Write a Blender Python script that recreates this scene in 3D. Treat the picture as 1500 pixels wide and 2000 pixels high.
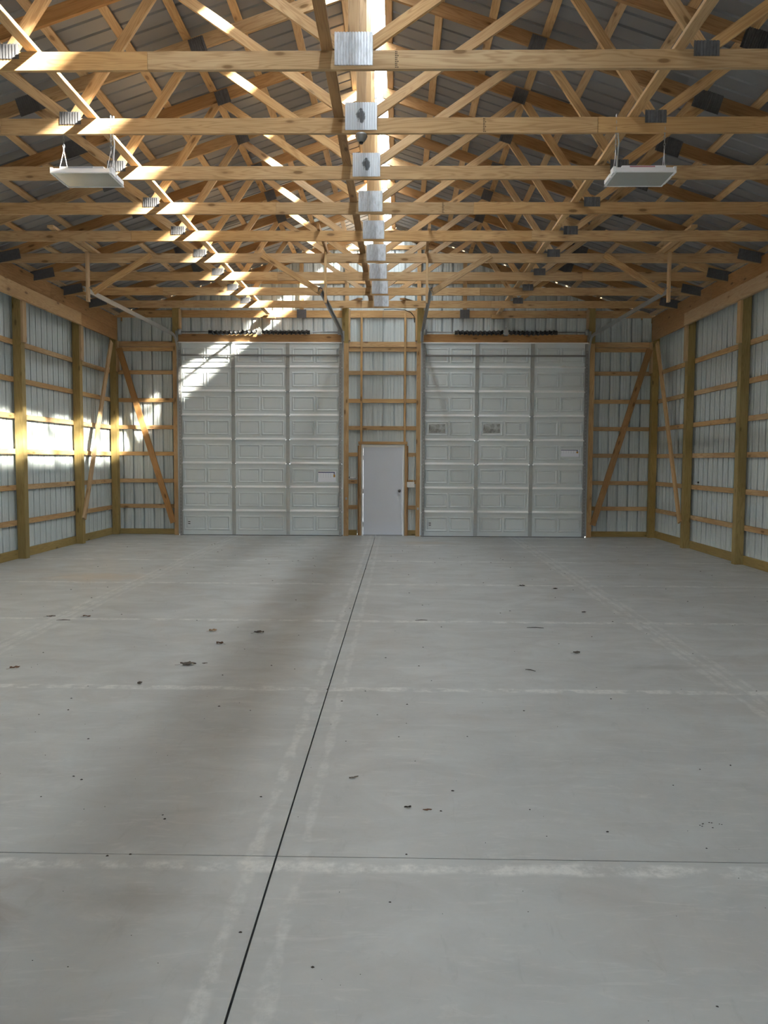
import bpy, bmesh, math, random
from mathutils import Vector, Matrix
R = random.Random(7)
for o in list(bpy.data.objects): bpy.data.objects.remove(o)
SC = bpy.context.scene
COL = SC.collection

# ---------------------------------------------------------------- camera
cam = bpy.data.cameras.new('camera'); camo = bpy.data.objects.new('camera', cam); COL.objects.link(camo)
cam.sensor_fit = 'HORIZONTAL'; cam.sensor_width = 36; cam.lens = 1550.9*36/1500
cam.clip_start = .05; cam.clip_end = 500
tilt, yaw, roll = .0654, .0184, .0049
fw = Vector((-math.sin(yaw)*math.cos(tilt), math.cos(yaw)*math.cos(tilt), -math.sin(tilt)))
rt = Vector((math.cos(yaw), math.sin(yaw), 0)); up = rt.cross(fw)
rt, up = rt*math.cos(roll)+up*math.sin(roll), -rt*math.sin(roll)+up*math.cos(roll)
m = Matrix((rt, up, -fw)).transposed().to_4x4(); m.translation = (.3716, 0, 1.7016)
camo.matrix_world = m
SC.camera = camo

# ---------------------------------------------------------------- light
W = bpy.data.worlds.new('world'); SC.world = W; W.use_nodes = True
bg = W.node_tree.nodes['Background']
bg.inputs[0].default_value = (.83, .92, 1.0, 1); bg.inputs[1].default_value = 35.0
sun = bpy.data.lights.new('sun', 'SUN'); sun.energy = 190; sun.angle = math.radians(4.4); sun.color = (1, .93, .80)
suno = bpy.data.objects.new('sun', sun); COL.objects.link(suno)
suno.rotation_euler = Vector((-1, .62, -.78)).to_track_quat('-Z', 'Y').to_euler()
def portal(name, loc, rot, sx, sy):
    l = bpy.data.lights.new(name, 'AREA'); l.shape = 'RECTANGLE'; l.size = sx; l.size_y = sy
    l.cycles.is_portal = True
    o = bpy.data.objects.new(name, l); COL.objects.link(o); o.location = loc; o.rotation_euler = rot
    return o
YB, YE = -1.3, 17.92            # building: back wall (behind the camera) and far end wall
RIDGE_HALF = .24
portal('ridge_opening_portal', (.08, (YB+YE)/2, 6.97), (0, 0, 0), .34, YE-YB)
REAR_OPEN = .28                  # added gap under unseen rear doors, sized for the light it lets in
portal('rear_light_gap_portal', (2.7, YB-.05, REAR_OPEN/2), (math.radians(90), 0, 0), 3.8, REAR_OPEN)
portal('rear_light_gap_portal', (-2.7, YB-.05, REAR_OPEN/2), (math.radians(90), 0, 0), 3.8, REAR_OPEN)
SC.view_settings.view_transform = 'Standard'; SC.view_settings.look = 'None'
SC.view_settings.exposure = 0.02; SC.view_settings.gamma = 1; SC.view_settings.use_curve_mapping = False

# ---------------------------------------------------------------- materials
class NT:
    def __init__(s, name):
        s.m = bpy.data.materials.new(name); s.m.use_nodes = True; s.t = s.m.node_tree; s.n = s.t.nodes
        s.b = s.n['Principled BSDF']; s.out = s.n['Material Output']
    def node(s, k, **kw):
        x = s.n.new(k)
        for a, v in kw.items(): setattr(x, a, v)
        return x
    def put(s, sock, v):
        if isinstance(v, bpy.types.NodeSocket): s.t.links.new(v, sock)
        else: sock.default_value = v
    def math(s, op, a, b=0., c=None, clamp=False):
        x = s.node('ShaderNodeMath', operation=op, use_clamp=clamp); s.put(x.inputs[0], a); s.put(x.inputs[1], b)
        if c is not None: s.put(x.inputs[2], c)
        return x.outputs[0]
    def vmath(s, op, a, b=(0, 0, 0)):
        x = s.node('ShaderNodeVectorMath', operation=op); s.put(x.inputs[0], a); s.put(x.inputs[1], b); return x.outputs[0]
    def noise(s, v, scale, detail=4, rough=.55, dist=0):
        x = s.node('ShaderNodeTexNoise'); s.put(x.inputs['Vector'], v); s.put(x.inputs['Scale'], scale)
        x.inputs['Detail'].default_value = detail; x.inputs['Roughness'].default_value = rough; x.inputs['Distortion'].default_value = dist
        return x.outputs[0]
    def ramp(s, f, stops):
        x = s.node('ShaderNodeValToRGB'); s.put(x.inputs[0], f); e = x.color_ramp.elements
        while len(e) < len(stops): e.new(.5)
        for i, (p, c) in enumerate(stops): e[i].position = p; e[i].color = (*c, 1) if len(c) == 3 else c
        return x.outputs[0]
    def mix(s, f, a, b, mode='MIX'):
        x = s.node('ShaderNodeMix', data_type='RGBA', blend_type=mode); s.put(x.inputs[0], f)
        s.put(x.inputs[6], a if isinstance(a, bpy.types.NodeSocket) else (*a, 1)); s.put(x.inputs[7], b if isinstance(b, bpy.types.NodeSocket) else (*b, 1)); return x.outputs[2]
    def map(s, v, scale=(1, 1, 1), loc=(0, 0, 0)):
        x = s.node('ShaderNodeMapping'); s.put(x.inputs[0], v); x.inputs['Scale'].default_value = scale; s.put(x.inputs['Location'], loc); return x.outputs[0]
    def range(s, v, a, b, c, d):
        x = s.node('ShaderNodeMapRange'); s.put(x.inputs[0], v)
        for i, q in enumerate((a, b, c, d)): x.inputs[i+1].default_value = q
        return x.outputs[0]
    def sep(s, v):
        x = s.node('ShaderNodeSeparateXYZ'); s.put(x.inputs[0], v); return x.outputs
    def bump(s, h, strength=.3, dist=.01):
        x = s.node('ShaderNodeBump'); x.inputs['Strength'].default_value = strength; x.inputs['Distance'].default_value = dist
        s.put(x.inputs['Height'], h); s.put(s.b.inputs['Normal'], x.outputs[0])
    def fin(s, col=None, rough=None, metal=None, spec=None):
        if col is not None: s.put(s.b.inputs['Base Color'], (*col, 1) if isinstance(col, tuple) and len(col) == 3 else col)
        if rough is not None: s.put(s.b.inputs['Roughness'], rough)
        if metal is not None: s.put(s.b.inputs['Metallic'], metal)
        if spec is not None: s.put(s.b.inputs['Specular IOR Level'], spec)
        return s.m

def wood(name, light, mid, dark, knots=True, rough=.6):
    t = NT(name); tc = t.node('ShaderNodeTexCoord').outputs['Object']
    info = t.node('ShaderNodeObjectInfo'); rnd = info.outputs['Random']
    cmb = t.node('ShaderNodeCombineXYZ')
    t.put(cmb.inputs[0], t.math('MULTIPLY', rnd, 37.)); t.put(cmb.inputs[1], t.math('MULTIPLY', rnd, 11.3)); t.put(cmb.inputs[2], t.math('MULTIPLY', rnd, 5.7))
    p = t.vmath('ADD', tc, cmb.outputs[0])
    g = t.map(p, (.55, 9, 9)); n1 = t.noise(g, 1.0, 3, .5, .4)
    # cathedral grain: rings of a stretched noise field
    rings = t.math('SINE', t.math('MULTIPLY', n1, 95.)); rings = t.range(rings, -1, 1, 0, 1)
    fine = t.noise(t.map(p, (3, 120, 120)), 1, 2, .6)
    big = t.noise(t.map(p, (.6, 2, 2)), 1.2, 2)
    c = t.ramp(big, [(.3, light), (.5, mid), (.75, tuple(.86*a for a in mid))])
    c = t.mix(t.math('MULTIPLY', t.math('POWER', rings, 2.2), .45), c, dark)
    c = t.mix(t.math('MULTIPLY', fine, .22), c, dark)
    hue = t.mix(rnd, (1.10, 1.0, .86), (.93, .93, .98)); c = t.mix(1.0, c, hue, 'MULTIPLY')
    if knots:
        v = t.node('ShaderNodeTexVoronoi'); t.put(v.inputs['Vector'], t.map(p, (2.7, 8, 8))); v.inputs['Scale'].default_value = 1
        k = t.range(v.outputs['Distance'], .11, .17, 1, 0); sel = t.math('GREATER_THAN', t.sep(v.outputs['Color'])[0], .38)
        k = t.math('MULTIPLY', k, sel); c = t.mix(t.math('MULTIPLY', k, .85), c, tuple(.30*a for a in dark))
        halo = t.math('MULTIPLY', t.range(v.outputs['Distance'], .12, .32, .45, 0), sel); c = t.mix(halo, c, dark)
    t.bump(fine, .15, .002)
    return t.fin(c, rough, spec=.3)

M = {}
M['pine'] = wood('pine_lumber', (.63, .465, .265), (.52, .36, .185), (.28, .155, .062))
M['pine_pale'] = wood('pale_pine_lumber', (.66, .51, .325), (.57, .415, .24), (.37, .23, .115))
M['pine_brown'] = wood('brown_pine_lumber', (.46, .285, .135), (.38, .225, .098), (.22, .11, .04))
M['treated'] = wood('treated_lumber', (.40, .31, .125), (.33, .25, .095), (.19, .135, .045))

def siding(name, base):
    t = NT(name); pos = t.node('ShaderNodeNewGeometry').outputs['Position']
    n = t.noise(t.map(pos, (1.5, 1.5, .5)), 1.2, 3)
    c = t.mix(t.math('MULTIPLY', n, .35), base, tuple(.82*a for a in base))
    return t.fin(c, t.range(n, .3, .7, .34, .44), spec=.5)
M['siding'] = siding('siding_back_coat', (.58, .64, .65))
M['roofing'] = siding('shaded_roof_back_coat', (.20, .205, .22))  # same back coat as the siding, darkened for the poorly lit roof

def plain(name, col, rough=.5, metal=0., spec=.5, var=.12, sc=6):
    t = NT(name); tc = t.node('ShaderNodeTexCoord').outputs['Object']
    n = t.noise(tc, sc, 4); c = t.mix(t.math('MULTIPLY', n, var*2), col, tuple(.6*a for a in col))
    return t.fin(c, rough, metal, spec)
M['door'] = plain('white_door_steel', (.66, .71, .72), .42, 0, .5, .05, 2)
M['door_lip'] = plain('door_edge_white', (.88, .90, .90), .35, 0, .5, .05)
M['stile'] = plain('galvanised_stile', (.40, .41, .40), .42, .6, .5, .2, 14)
M['galv'] = plain('galvanised_track', (.40, .42, .43), .36, .85, .5, .2, 9)
M['galv_dark'] = plain('dull_galvanised', (.30, .30, .30), .5, .7, .5, .2, 9)
M['white'] = plain('white_enamel', (.83, .84, .86), .35, 0, .5, .03)
M['white_trim'] = plain('white_vinyl', (.80, .80, .78), .45, 0, .4, .05)
M['mandoor'] = plain('man_door_paint', (.70, .74, .82), .38, 0, .5, .04, 1.5)
M['black'] = plain('black_paint', (.012, .012, .013), .30, 0, .6, .1)
M['rubber'] = plain('black_rubber', (.015, .015, .015), .8)
M['chrome'] = plain('dark_knob_metal', (.16, .15, .14), .25, .95)
M['spec'] = plain('debris_dark', (.035, .028, .022), .9, 0, .2, .3, 60)
M['leaf'] = plain('dry_leaf_brown', (.13, .065, .035), .7, 0, .3, .4, 40)
M['leaf_tan'] = plain('dry_leaf_tan', (.33, .20, .11), .7, 0, .3, .4, 40)
M['leaf_grey'] = plain('dry_leaf_grey', (.12, .10, .08), .8, 0, .2, .4, 40)
M['blue'] = plain('label_blue', (.015, .03, .14), .5); M['gold'] = plain('label_gold', (.55, .28, .05), .5)
M['paper'] = plain('label_paper', (.88, .90, .97), .5, 0, .4, .03); M['paper_line'] = plain('label_print', (.42, .44, .50), .5)
M['gravel'] = plain('gravel_outside', (.42, .40, .36), .9, 0, .2, .3, 3)
M['diffuser'] = plain('fixture_lens', (.50, .52, .50), .16, .25, .6, .1, 20)
M['pcb'] = plain('fixture_print', (.45, .20, .24), .5)

t = NT('nail_plate_steel'); tc = t.node('ShaderNodeTexCoord').outputs['Object']; rnd = t.node('ShaderNodeObjectInfo').outputs['Random']
n = t.noise(tc, 14, 4); n2 = t.noise(t.map(tc, (60, 60, 14)), 1, 3)
c = t.mix(t.range(n2, .45, .62, 0, .6), (.56, .61, .67), (.33, .36, .40))
M['plate'] = t.fin(c, .32, .35)
t = NT('stained_nail_plate'); tc = t.node('ShaderNodeTexCoord').outputs['Object']
s_ = t.sep(t.map(tc, (13, 1, 9))); r2 = t.math('SQRT', t.math('ADD', t.math('POWER', s_[0], 2.), t.math('POWER', s_[2], 2.)))
r2 = t.math('ADD', r2, t.math('MULTIPLY', t.math('SUBTRACT', t.noise(tc, 22, 4), .5), 1.3))
c = t.mix(t.range(r2, .42, .62, .85, 0), (.56, .61, .67), (.03, .035, .04))
M['plate_stain'] = t.fin(c, .35, .35)
t = NT('shaded_nail_plate'); tc = t.node('ShaderNodeTexCoord').outputs['Object']
M['plate_shaded'] = t.fin(t.mix(t.noise(tc, 30, 3), (.17, .17, .18), (.09, .09, .095)), .6, .35)  # plate steel with the shadow of the braces put into its colour

t = NT('ridge_skylight_plastic'); tr = t.node('ShaderNodeBsdfTransparent'); tr.inputs[0].default_value = (.96, .97, .97, 1)
tl = t.node('ShaderNodeBsdfTranslucent'); tl.inputs[0].default_value = (.9, .9, .9, 1)
mx = t.node('ShaderNodeMixShader'); mx.inputs[0].default_value = .12
t.t.links.new(tr.outputs[0], mx.inputs[1]); t.t.links.new(tl.outputs[0], mx.inputs[2]); t.t.links.new(mx.outputs[0], t.out.inputs[0])
M['skylight'] = t.m

# concrete: world-space stains, trowel marks, pale saw-cut dust beside the joints
JX0, JXS, JY0, JYS = -.144, 3.08, 3.30, 2.50
t = NT('troweled_concrete'); pos = t.node('ShaderNodeNewGeometry').outputs['Position']; x, y, z = t.sep(pos)
big = t.noise(pos, .45, 4, .6, .3); med = t.noise(t.map(pos, (1, 1.6, 1)), 1.7, 6, .62, .8); fine = t.noise(pos, 38, 5, .7)
stroke = t.noise(t.map(pos, (1.2, 5.5, 1)), 2.6, 6, .7, 1.2); stroke2 = t.noise(t.map(pos, (6, 2, 1)), 2.2, 6, .7, 1.0)
c = t.ramp(big, [(.3, (.425, .445, .445)), (.5, (.47, .49, .49)), (.72, (.515, .535, .535))])
c = t.mix(t.range(med, .35, .70, 0, .60), c, (.37, .37, .36))
c = t.mix(t.range(stroke, .55, .70, 0, .42), c, (.62, .62, .60)); c = t.mix(t.range(stroke2, .30, .42, .22, 0), c, (.29, .29, .285))
c = t.mix(t.range(t.noise(pos, 1.1, 3, .5, .5), .56, .76, 0, .30), c, (.40, .345, .295))
c = t.mix(t.math('MULTIPLY', fine, .12), c, (.25, .25, .24))
def jd(co, x0, st, off=0.):     # distance to the nearest of the parallel joints
    return t.math('ABSOLUTE', t.math('SUBTRACT', t.math('PINGPONG', t.math('SUBTRACT', co, x0+off), st/2.), 0.))
wob = t.math('MULTIPLY', t.math('SUBTRACT', t.noise(pos, 3.5, 4), .5), .09)
dust = t.noise(t.map(pos, (3.2, 3.2, 1)), 1.8, 6, .7)
dustf = t.noise(t.map(pos, (9, 9, 1)), 3, 5, .75)
def band(d, w): return t.range(t.math('ADD', d, wob), w*.5, w, 1, 0)
near = t.range(y, 3.6, 5.0, 0, 1)
bT = t.math('MAXIMUM', t.math('MULTIPLY', band(jd(y, JY0-.085, JYS), .055), t.math('SUBTRACT', 1., near)), t.math('MULTIPLY', band(jd(y, JY0, JYS), .065), near))
bL = t.math('MAXIMUM', band(jd(x, JX0, JXS, -.10), .035), t.math('MULTIPLY', band(jd(x, JX0, JXS, .11), .03), .8))
farl = t.math('GREATER_THAN', t.math('ABSOLUTE', t.math('SUBTRACT', x, JX0)), 1.5)
bL = t.math('MAXIMUM', bL, t.math('MULTIPLY', band(jd(x, JX0, JXS), .045), farl))
bb = t.math('MULTIPLY', t.math('MAXIMUM', bT, t.math('MULTIPLY', bL, .6)), t.math('MULTIPLY', t.range(dust, .42, .56, .05, 1), t.range(dustf, .35, .55, .35, 1)))
c = t.mix(t.math('MULTIPLY', bb, .70), c, (.74, .74, .71))
def stain(cx, cy, sx, sy, col, k, c):
    dd = t.math('SQRT', t.math('ADD', t.math('POWER', t.math('DIVIDE', t.math('SUBTRACT', x, cx), sx), 2.), t.math('POWER', t.math('DIVIDE', t.math('SUBTRACT', y, cy), sy), 2.)))
    dd = t.math('ADD', dd, t.math('MULTIPLY', t.math('SUBTRACT', t.noise(pos, 4, 6, .7, 1), .5), 1.8))
    return t.mix(t.range(dd, .3, 1.0, k, 0), c, col)
c = stain(-1.28, 2.80, .28, .22, (.21, .16, .13), .55, c); c = stain(-1.45, 3.0, .35, .2, (.30, .23, .19), .45, c)
c = stain(-.62, 2.95, .4, .12, (.30, .29, .27), .4, c); c = stain(-4.0, 11.3, .9, .5, (.50, .37, .24), .42, c)
c = stain(.9, 16.3, .9, .35, (.45, .34, .22), .35, c); c = stain(2.6, 6.5, .45, .12, (.30, .30, .29), .5, c)
c = stain(2.1, 8.6, .3, .35, (.34, .34, .33), .45, c)
t.bump(t.math('ADD', fine, t.math('MULTIPLY', stroke, .8)), .10, .003)
M['concrete'] = t.fin(c, t.range(med, .3, .7, .36, .55), spec=.45)
M['joint_dust'] = plain('joint_dust', (.50, .495, .47), .8, 0, .2, .2, 10)
M['joint_dark'] = plain('dark_joint_base', (.03, .03, .035), .9)  # near-black base visible through the open slab joints

# ---------------------------------------------------------------- builders
def tag(o, label=None, cat=None, group=None, kind=None):
    if label: o['label'] = label
    if cat: o['category'] = cat
    if group: o['group'] = group
    if kind: o['kind'] = kind
    return o
def empty(name, loc=(0, 0, 0), **kw):
    o = bpy.data.objects.new(name, None); COL.objects.link(o); o.location = loc; o.empty_display_size = .1
    return tag(o, **kw)
def link(name, me, mat, parent=None, mw=None):
    o = bpy.data.objects.new(name, me); COL.objects.link(o)
    if mat and not me.materials: me.materials.append(M[mat])
    if parent is not None:
        o.parent = parent
        if mw is None: mw = Matrix.Identity(4)          # vertices given in world coordinates
        if mw is not None: o.matrix_basis = Matrix.Translation(-wloc(parent)) @ mw if is_plain(parent) else wmat(parent).inverted() @ mw
    elif mw is not None: o.matrix_basis = mw
    return o
def wmat(o): return (wmat(o.parent) @ o.matrix_basis) if o.parent else o.matrix_basis.copy()
def wloc(o): return wmat(o).translation
def is_plain(o): return wmat(o).to_3x3() == Matrix.Identity(3)
class MB:
    def __init__(s): s.v = []; s.f = []
    def box(s, a, b):
        i = len(s.v); (x0, y0, z0), (x1, y1, z1) = a, b
        s.v += [(x0, y0, z0), (x1, y0, z0), (x1, y1, z0), (x0, y1, z0), (x0, y0, z1), (x1, y0, z1), (x1, y1, z1), (x0, y1, z1)]
        s.f += [tuple(i+k for k in q) for q in ((0, 3, 2, 1), (4, 5, 6, 7), (0, 1, 5, 4), (1, 2, 6, 5), (2, 3, 7, 6), (3, 0, 4, 7))]; return s
    def prism(s, poly, y0, y1):             # poly in x,z (counter-clockwise seen from -y), extruded along y
        i = len(s.v); n = len(poly)
        s.v += [(p[0], y0, p[1]) for p in poly]+[(p[0], y1, p[1]) for p in poly]
        s.f += [tuple(range(i, i+n)), tuple(range(i+2*n-1, i+n-1, -1))]+[(i+(k+1) % n, i+k, i+n+k, i+n+(k+1) % n) for k in range(n)]; return s
    def tube(s, pts, r, n=8, cap=True):
        i = len(s.v); P = [Vector(p) for p in pts]; prev = None
        for k, p in enumerate(P):
            d = (P[min(k+1, len(P)-1)]-P[max(k-1, 0)]).normalized()
            if prev is None: a = d.orthogonal().normalized()
            else: a = (prev-d*prev.dot(d)).normalized()
            prev = a; b = d.cross(a); rr = r[k] if isinstance(r, (list, tuple)) else r
            s.v += [tuple(p+(a*math.cos(6.28318*j/n)+b*math.sin(6.28318*j/n))*rr) for j in range(n)]
        for k in range(len(P)-1):
            s.f += [(i+k*n+j, i+k*n+(j+1) % n, i+(k+1)*n+(j+1) % n, i+(k+1)*n+j) for j in range(n)]
        if cap: s.f += [tuple(range(i+n-1, i-1, -1)), tuple(range(i+(len(P)-1)*n, i+len(P)*n))]
        return s
    def mesh(s, name='mesh', smooth=False):
        me = bpy.data.meshes.new(name); me.from_pydata(s.v, [], s.f); me.update()
        if smooth: me.polygons.foreach_set('use_smooth', [True]*len(me.polygons))
        return me
    def build(s, name, mat, parent=None, mw=None, smooth=False):
        return link(name, s.mesh(name, smooth), mat, parent, mw)
_cache = {}
def board(name, p0, p1, w, th, wdir, mat, parent=None, lift=0):
    """a board from p0 to p1 along its centre line; w along wdir, th across; eased edges; local X runs along the grain"""
    p0, p1 = Vector(p0), Vector(p1); L = (p1-p0).length; X = (p1-p0)/L
    Yd = Vector(wdir); Yd = (Yd-X*Yd.dot(X)).normalized(); Z = X.cross(Yd)
    key = (round(L, 3), w, th, mat); me = _cache.get(key)
    if me is None:
        e = .003; a, b = w/2, th/2
        sec = [(-a+e, -b), (a-e, -b), (a, -b+e), (a, b-e), (a-e, b), (-a+e, b), (-a, b-e), (-a, -b+e)]
        v = [(-L/2, q[0], q[1]) for q in sec]+[(L/2, q[0], q[1]) for q in sec]
        f = [tuple(range(7, -1, -1)), tuple(range(8, 16))]+[(k, (k+1) % 8, 8+(k+1) % 8, 8+k) for k in range(8)]
        me = bpy.data.meshes.new('board'); me.from_pydata(v, [], f); me.update(); _cache[key] = me
    mw = Matrix((X, Yd, Z)).transposed().to_4x4(); mw.translation = (p0+p1)/2
    return link(name, me, mat, parent, mw)
def clip(poly, a, b, c):                     # keep a*x+b*z <= c
    out = []
    for i, p in enumerate(poly):
        q = poly[(i+1) % len(poly)]; dp = a*p[0]+b*p[1]-c; dq = a*q[0]+b*q[1]-c
        if dp <= 0: out.append(p)
        if dp*dq < 0: k = dp/(dp-dq); out.append((p[0]+(q[0]-p[0])*k, p[1]+(q[1]-p[1])*k))
    return out
def member(name, p0, p1, w, th, clips, mat, parent, y=0.):
    """a truss member in the X-Z plane, cut to fit its neighbours"""
    d = Vector((p1[0]-p0[0], p1[1]-p0[1])); L = d.length; d /= L; nrm = Vector((-d.y, d.x)); mid = ((p0[0]+p1[0])/2, (p0[1]+p1[1])/2)
    P = [(mid[0]+d.x*s*L/2+nrm.x*u*w/2, mid[1]+d.y*s*L/2+nrm.y*u*w/2) for s, u in ((-1, -1), (1, -1), (1, 1), (-1, 1))]
    for c in clips: P = clip(P, *c)
    loc = [((q[0]-mid[0])*d.x+(q[1]-mid[1])*d.y, (q[0]-mid[0])*nrm.x+(q[1]-mid[1])*nrm.y) for q in P]
    mb = MB().prism(loc, -th/2, th/2)
    mw = Matrix(((d.x, 0, nrm.x, mid[0]), (0, 1, 0, y), (d.y, 0, nrm.y, mid[1]), (0, 0, 0, 1)))
    o = link(name, mb.mesh(name), mat, parent); o.matrix_basis = mw
    return o
def copy_tree(o, parent=None):
    c = o.copy(); COL.objects.link(c); c.parent = parent
    for ch in list(KIDS.get(o.name, [])) or [k for k in bpy.data.objects if k.parent == o]: copy_tree(ch, c)
    return c
KIDS = {}

# ---------------------------------------------------------------- floor
floor = empty('floor', kind='structure')
MB().box((-6.3, YB-.3, -.12), (6.3, YE+.1, -.022)).build('slab_base', 'joint_dark', floor)
xs = [-6.25, JX0-JXS, JX0, JX0+JXS, 6.25]; ys = [YB-.2]+[JY0+JYS*k for k in range(-2, 6)]+[YE+.02]
for i in range(4):
    for j in range(len(ys)-1):
        gx0, gx1 = (.0028 if xs[i] == JX0 else .0), (.0028 if xs[i+1] == JX0 else .0)
        gy0, gy1 = (.0020 if abs(ys[j]-JY0) < .01 else 0.), (.0020 if abs(ys[j+1]-JY0) < .01 else 0.)
        MB().box((xs[i]+gx0+.0015, ys[j]+gy0+.001, -.02), (xs[i+1]-gx1-.0015, ys[j+1]-gy1-.001, 0)).build('concrete_slab', 'concrete', floor)
for xx in (xs[1], xs[3]): MB().box((xx-.0014, YB, -.02), (xx+.0014, YE, -.0008)).build('joint_filler', 'joint_dust', floor)
for yy in ys[1:-1]:
    if abs(yy-JY0) > .01: MB().box((-6.2, yy-.0008, -.0198), (6.2, yy+.0008, -.0009)).build('joint_filler', 'joint_dust', floor)
gr = MB().box((-60, -60, -.20), (60, 80, -.125)).build('ground', 'gravel', kind=None) if False else MB().box((-60, -60, -.20), (60, 80, -.125)).build('ground', 'gravel')
tag(gr, kind='structure')

# ---------------------------------------------------------------- ribbed steel sheets
def prof(w, minor=True):
    """ribbed profile across a sheet: (u, depth) with major ribs every 0.2286 and small ones between; depth is away from the room"""
    pts = []; k = 0; u = 0.
    while u < w-1e-6:
        for du, d in (((0, 0), (.010, .0), (.011, .058), (.051, .058), (.052, 0), (.108, 0), (.113, .006), (.123, .006), (.128, 0), (.166, 0), (.171, .006), (.181, .006), (.186, 0)) if minor else ((0, 0), (.010, .0), (.020, .024), (.040, .024), (.050, 0))):
            if u+du < w-1e-6: pts.append((u+du, d))
        u += .2286
    pts.append((w, 0)); return pts
def sheet(name, mat, parent, org, U, V, D, w, v0, v1, thick=.0012):
    """ribbed sheet: runs w along U, from v0(u) to v1(u) along V, ribs push out along D"""
    U, V, D, org = Vector(U), Vector(V), Vector(D), Vector(org); v = []; f = []
    P = prof(w, mat != 'roofing')
    for u, d in P:
        v += [tuple(org+U*u+D*d+V*v0(u)), tuple(org+U*u+D*d+V*v1(u))]
    n = len(v)
    v += [tuple(Vector(q)+D*thick) for q in v]
    for k in range(len(P)-1):
        a = 2*k; f += [(a, a+2, a+3, a+1), (n+a, n+a+1, n+a+3, n+a+2)]
    f += [(0, 1, n+1, n), (2*len(P)-2, n+2*len(P)-2, n+2*len(P)-1, 2*len(P)-1)]
    for k in range(len(P)-1):
        a = 2*k; f += [(a, n+a, n+a+2, a+2), (a+1, a+3, n+a+3, n+a+1)]
    me = bpy.data.meshes.new(name); me.from_pydata(v, [], f); me.update()
    return link(name, me, mat, parent)
ZR = 6.80; SL = 1/3                            # top chord centre line at the ridge and its slope
def zc(d): return ZR-SL*abs(d)
cs = math.cos(math.atan(SL)); sn = math.sin(math.atan(SL))
ZP = .074/cs                                   # top edge of the top chord above its centre line
ZS = ZP+.040/cs                                # underside of the roofing
XW = 6.125
SH = .9144
# side walls
for side, nm in ((-1, 'wall_left'), (1, 'wall_right')):
    w = empty(nm, (0, 0, 0), kind='structure')
    k = 0; yy = YE
    while yy > YB+.01:
        wd = min(SH, yy-YB)
        sheet('siding_sheet', 'siding', w, (side*XW, yy, 0), (0, -1, 0), (0, 0, 1), (side, 0, 0), wd, lambda u: .02, lambda u: 4.86)
        yy -= SH
    # girts on the outer face of the posts, in two-bay lengths, and the treated skirt board
    for z in (.61, 1.205, 1.815, 2.41, 3.02, 3.64):
        for y0, y1 in ((YB+.1, 3.6), (3.603, 8.48), (8.483, 13.35), (13.353, 17.86)):
            board('girt', (side*6.10, y0, z), (side*6.10, y1, z), .089, .038, (0, 0, 1), 'pine', w)
    for y0, y1 in ((YB+.1, 5.9), (5.903, 10.9), (10.903, 15.75), (15.753, 17.86)):
        board('skirt_board', (side*6.095, y0, .075), (side*6.095, y1, .075), .15, .038, (0, 0, 1), 'treated', w)
# end wall
we = empty('wall_front', (0, 0, 0), kind='structure')
YS = 17.922
def gab(x): return zc(x)+ZS-.001
zones = [(-XW, -4.56, .02), (-4.56, -.83, 4.24), (-.83, -.475, .02), (-.475, .475, 2.03), (.475, .83, .02), (.83, 4.56, 4.24), (4.56, XW, .02)]
for a, b, zb in zones:
    x0 = a
    while x0 < b-.001:
        wd = min(SH, b-x0)
        if x0 < 0 < x0+wd and abs(x0) > .001: wd = -x0
        sheet('siding_sheet', 'siding', we, (x0, YS, 0), (1, 0, 0), (0, 0, 1), (0, 1, 0), wd, (lambda u, zb=zb: zb), (lambda u, x0=x0: gab(x0+u)))
        x0 += wd
for a, b, zb in zones:      # unseen strips added to keep outside light from entering the ribs
    MB().box((a+.001, 17.9205, zb-.022), (b-.001, 17.995, zb-.002)).build('rib_light_seal', 'white_trim', we)
for s in (-1, 1):           # fillers added to stop daylight leaking between posts and siding
    for a in (.835, 4.55): MB().box((min(s*a, s*(a+.02)), 17.8825, .02), (max(s*a, s*(a+.02)), 17.9205, 4.30)).build('leak_filler', 'pine', we)
YG = 17.90
for z in (.635, 1.21, 1.82, 2.415, 3.02, 3.64):
    for a, b in ((-6.08, -4.572), (4.572, 6.08)):
        board('girt', (a, YG, z), (b, YG, z), .089, .038, (0, 0, 1), 'pine', we)
    if z < 2.0:
        for s in (-1, 1): board('girt', (s*.56, YG, z), (s*.833, YG, z), .089, .038, (0, 0, 1), 'pine', we)
    else: board('girt', (-.833, YG, z), (.833, YG, z), .089, .038, (0, 0, 1), 'pine', we)
for a, b in ((-6.08, -4.68), (-.755, .755), (4.68, 6.08)):
    board('girt', (a, YG, 4.155), (b, YG, 4.155), .089, .038, (0, 0, 1), 'pine', we)
    board('girt', (a, YG-.02, 4.265), (b, YG-.02, 4.265), .12, .038, (0, 0, 1), 'pine', we)
for a, b in ((-6.05, -4.60), (-.833, -.57), (.58, .833), (4.60, 6.05)):
    board('skirt_board', (a, 17.897, .06), (b, 17.897, .06), .12, .038, (0, 0, 1), 'treated', we)
for z, hw in ((5.645, 3.3), (6.39, 1.15)):
    board('girt', (-hw, YG, z), (-.01, YG, z), .089, .036, (0, 0, 1), 'pine', we); board('girt', (.01, YG, z), (hw, YG, z), .089, .036, (0, 0, 1), 'pine', we)
for xx in (-1.81, -.80, .80, 1.81):
    board('gable_stud', (xx, 17.862, 5.03), (xx, 17.862, zc(xx)-.10), .089, .036, (1, 0, 0), 'pine', we)
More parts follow.
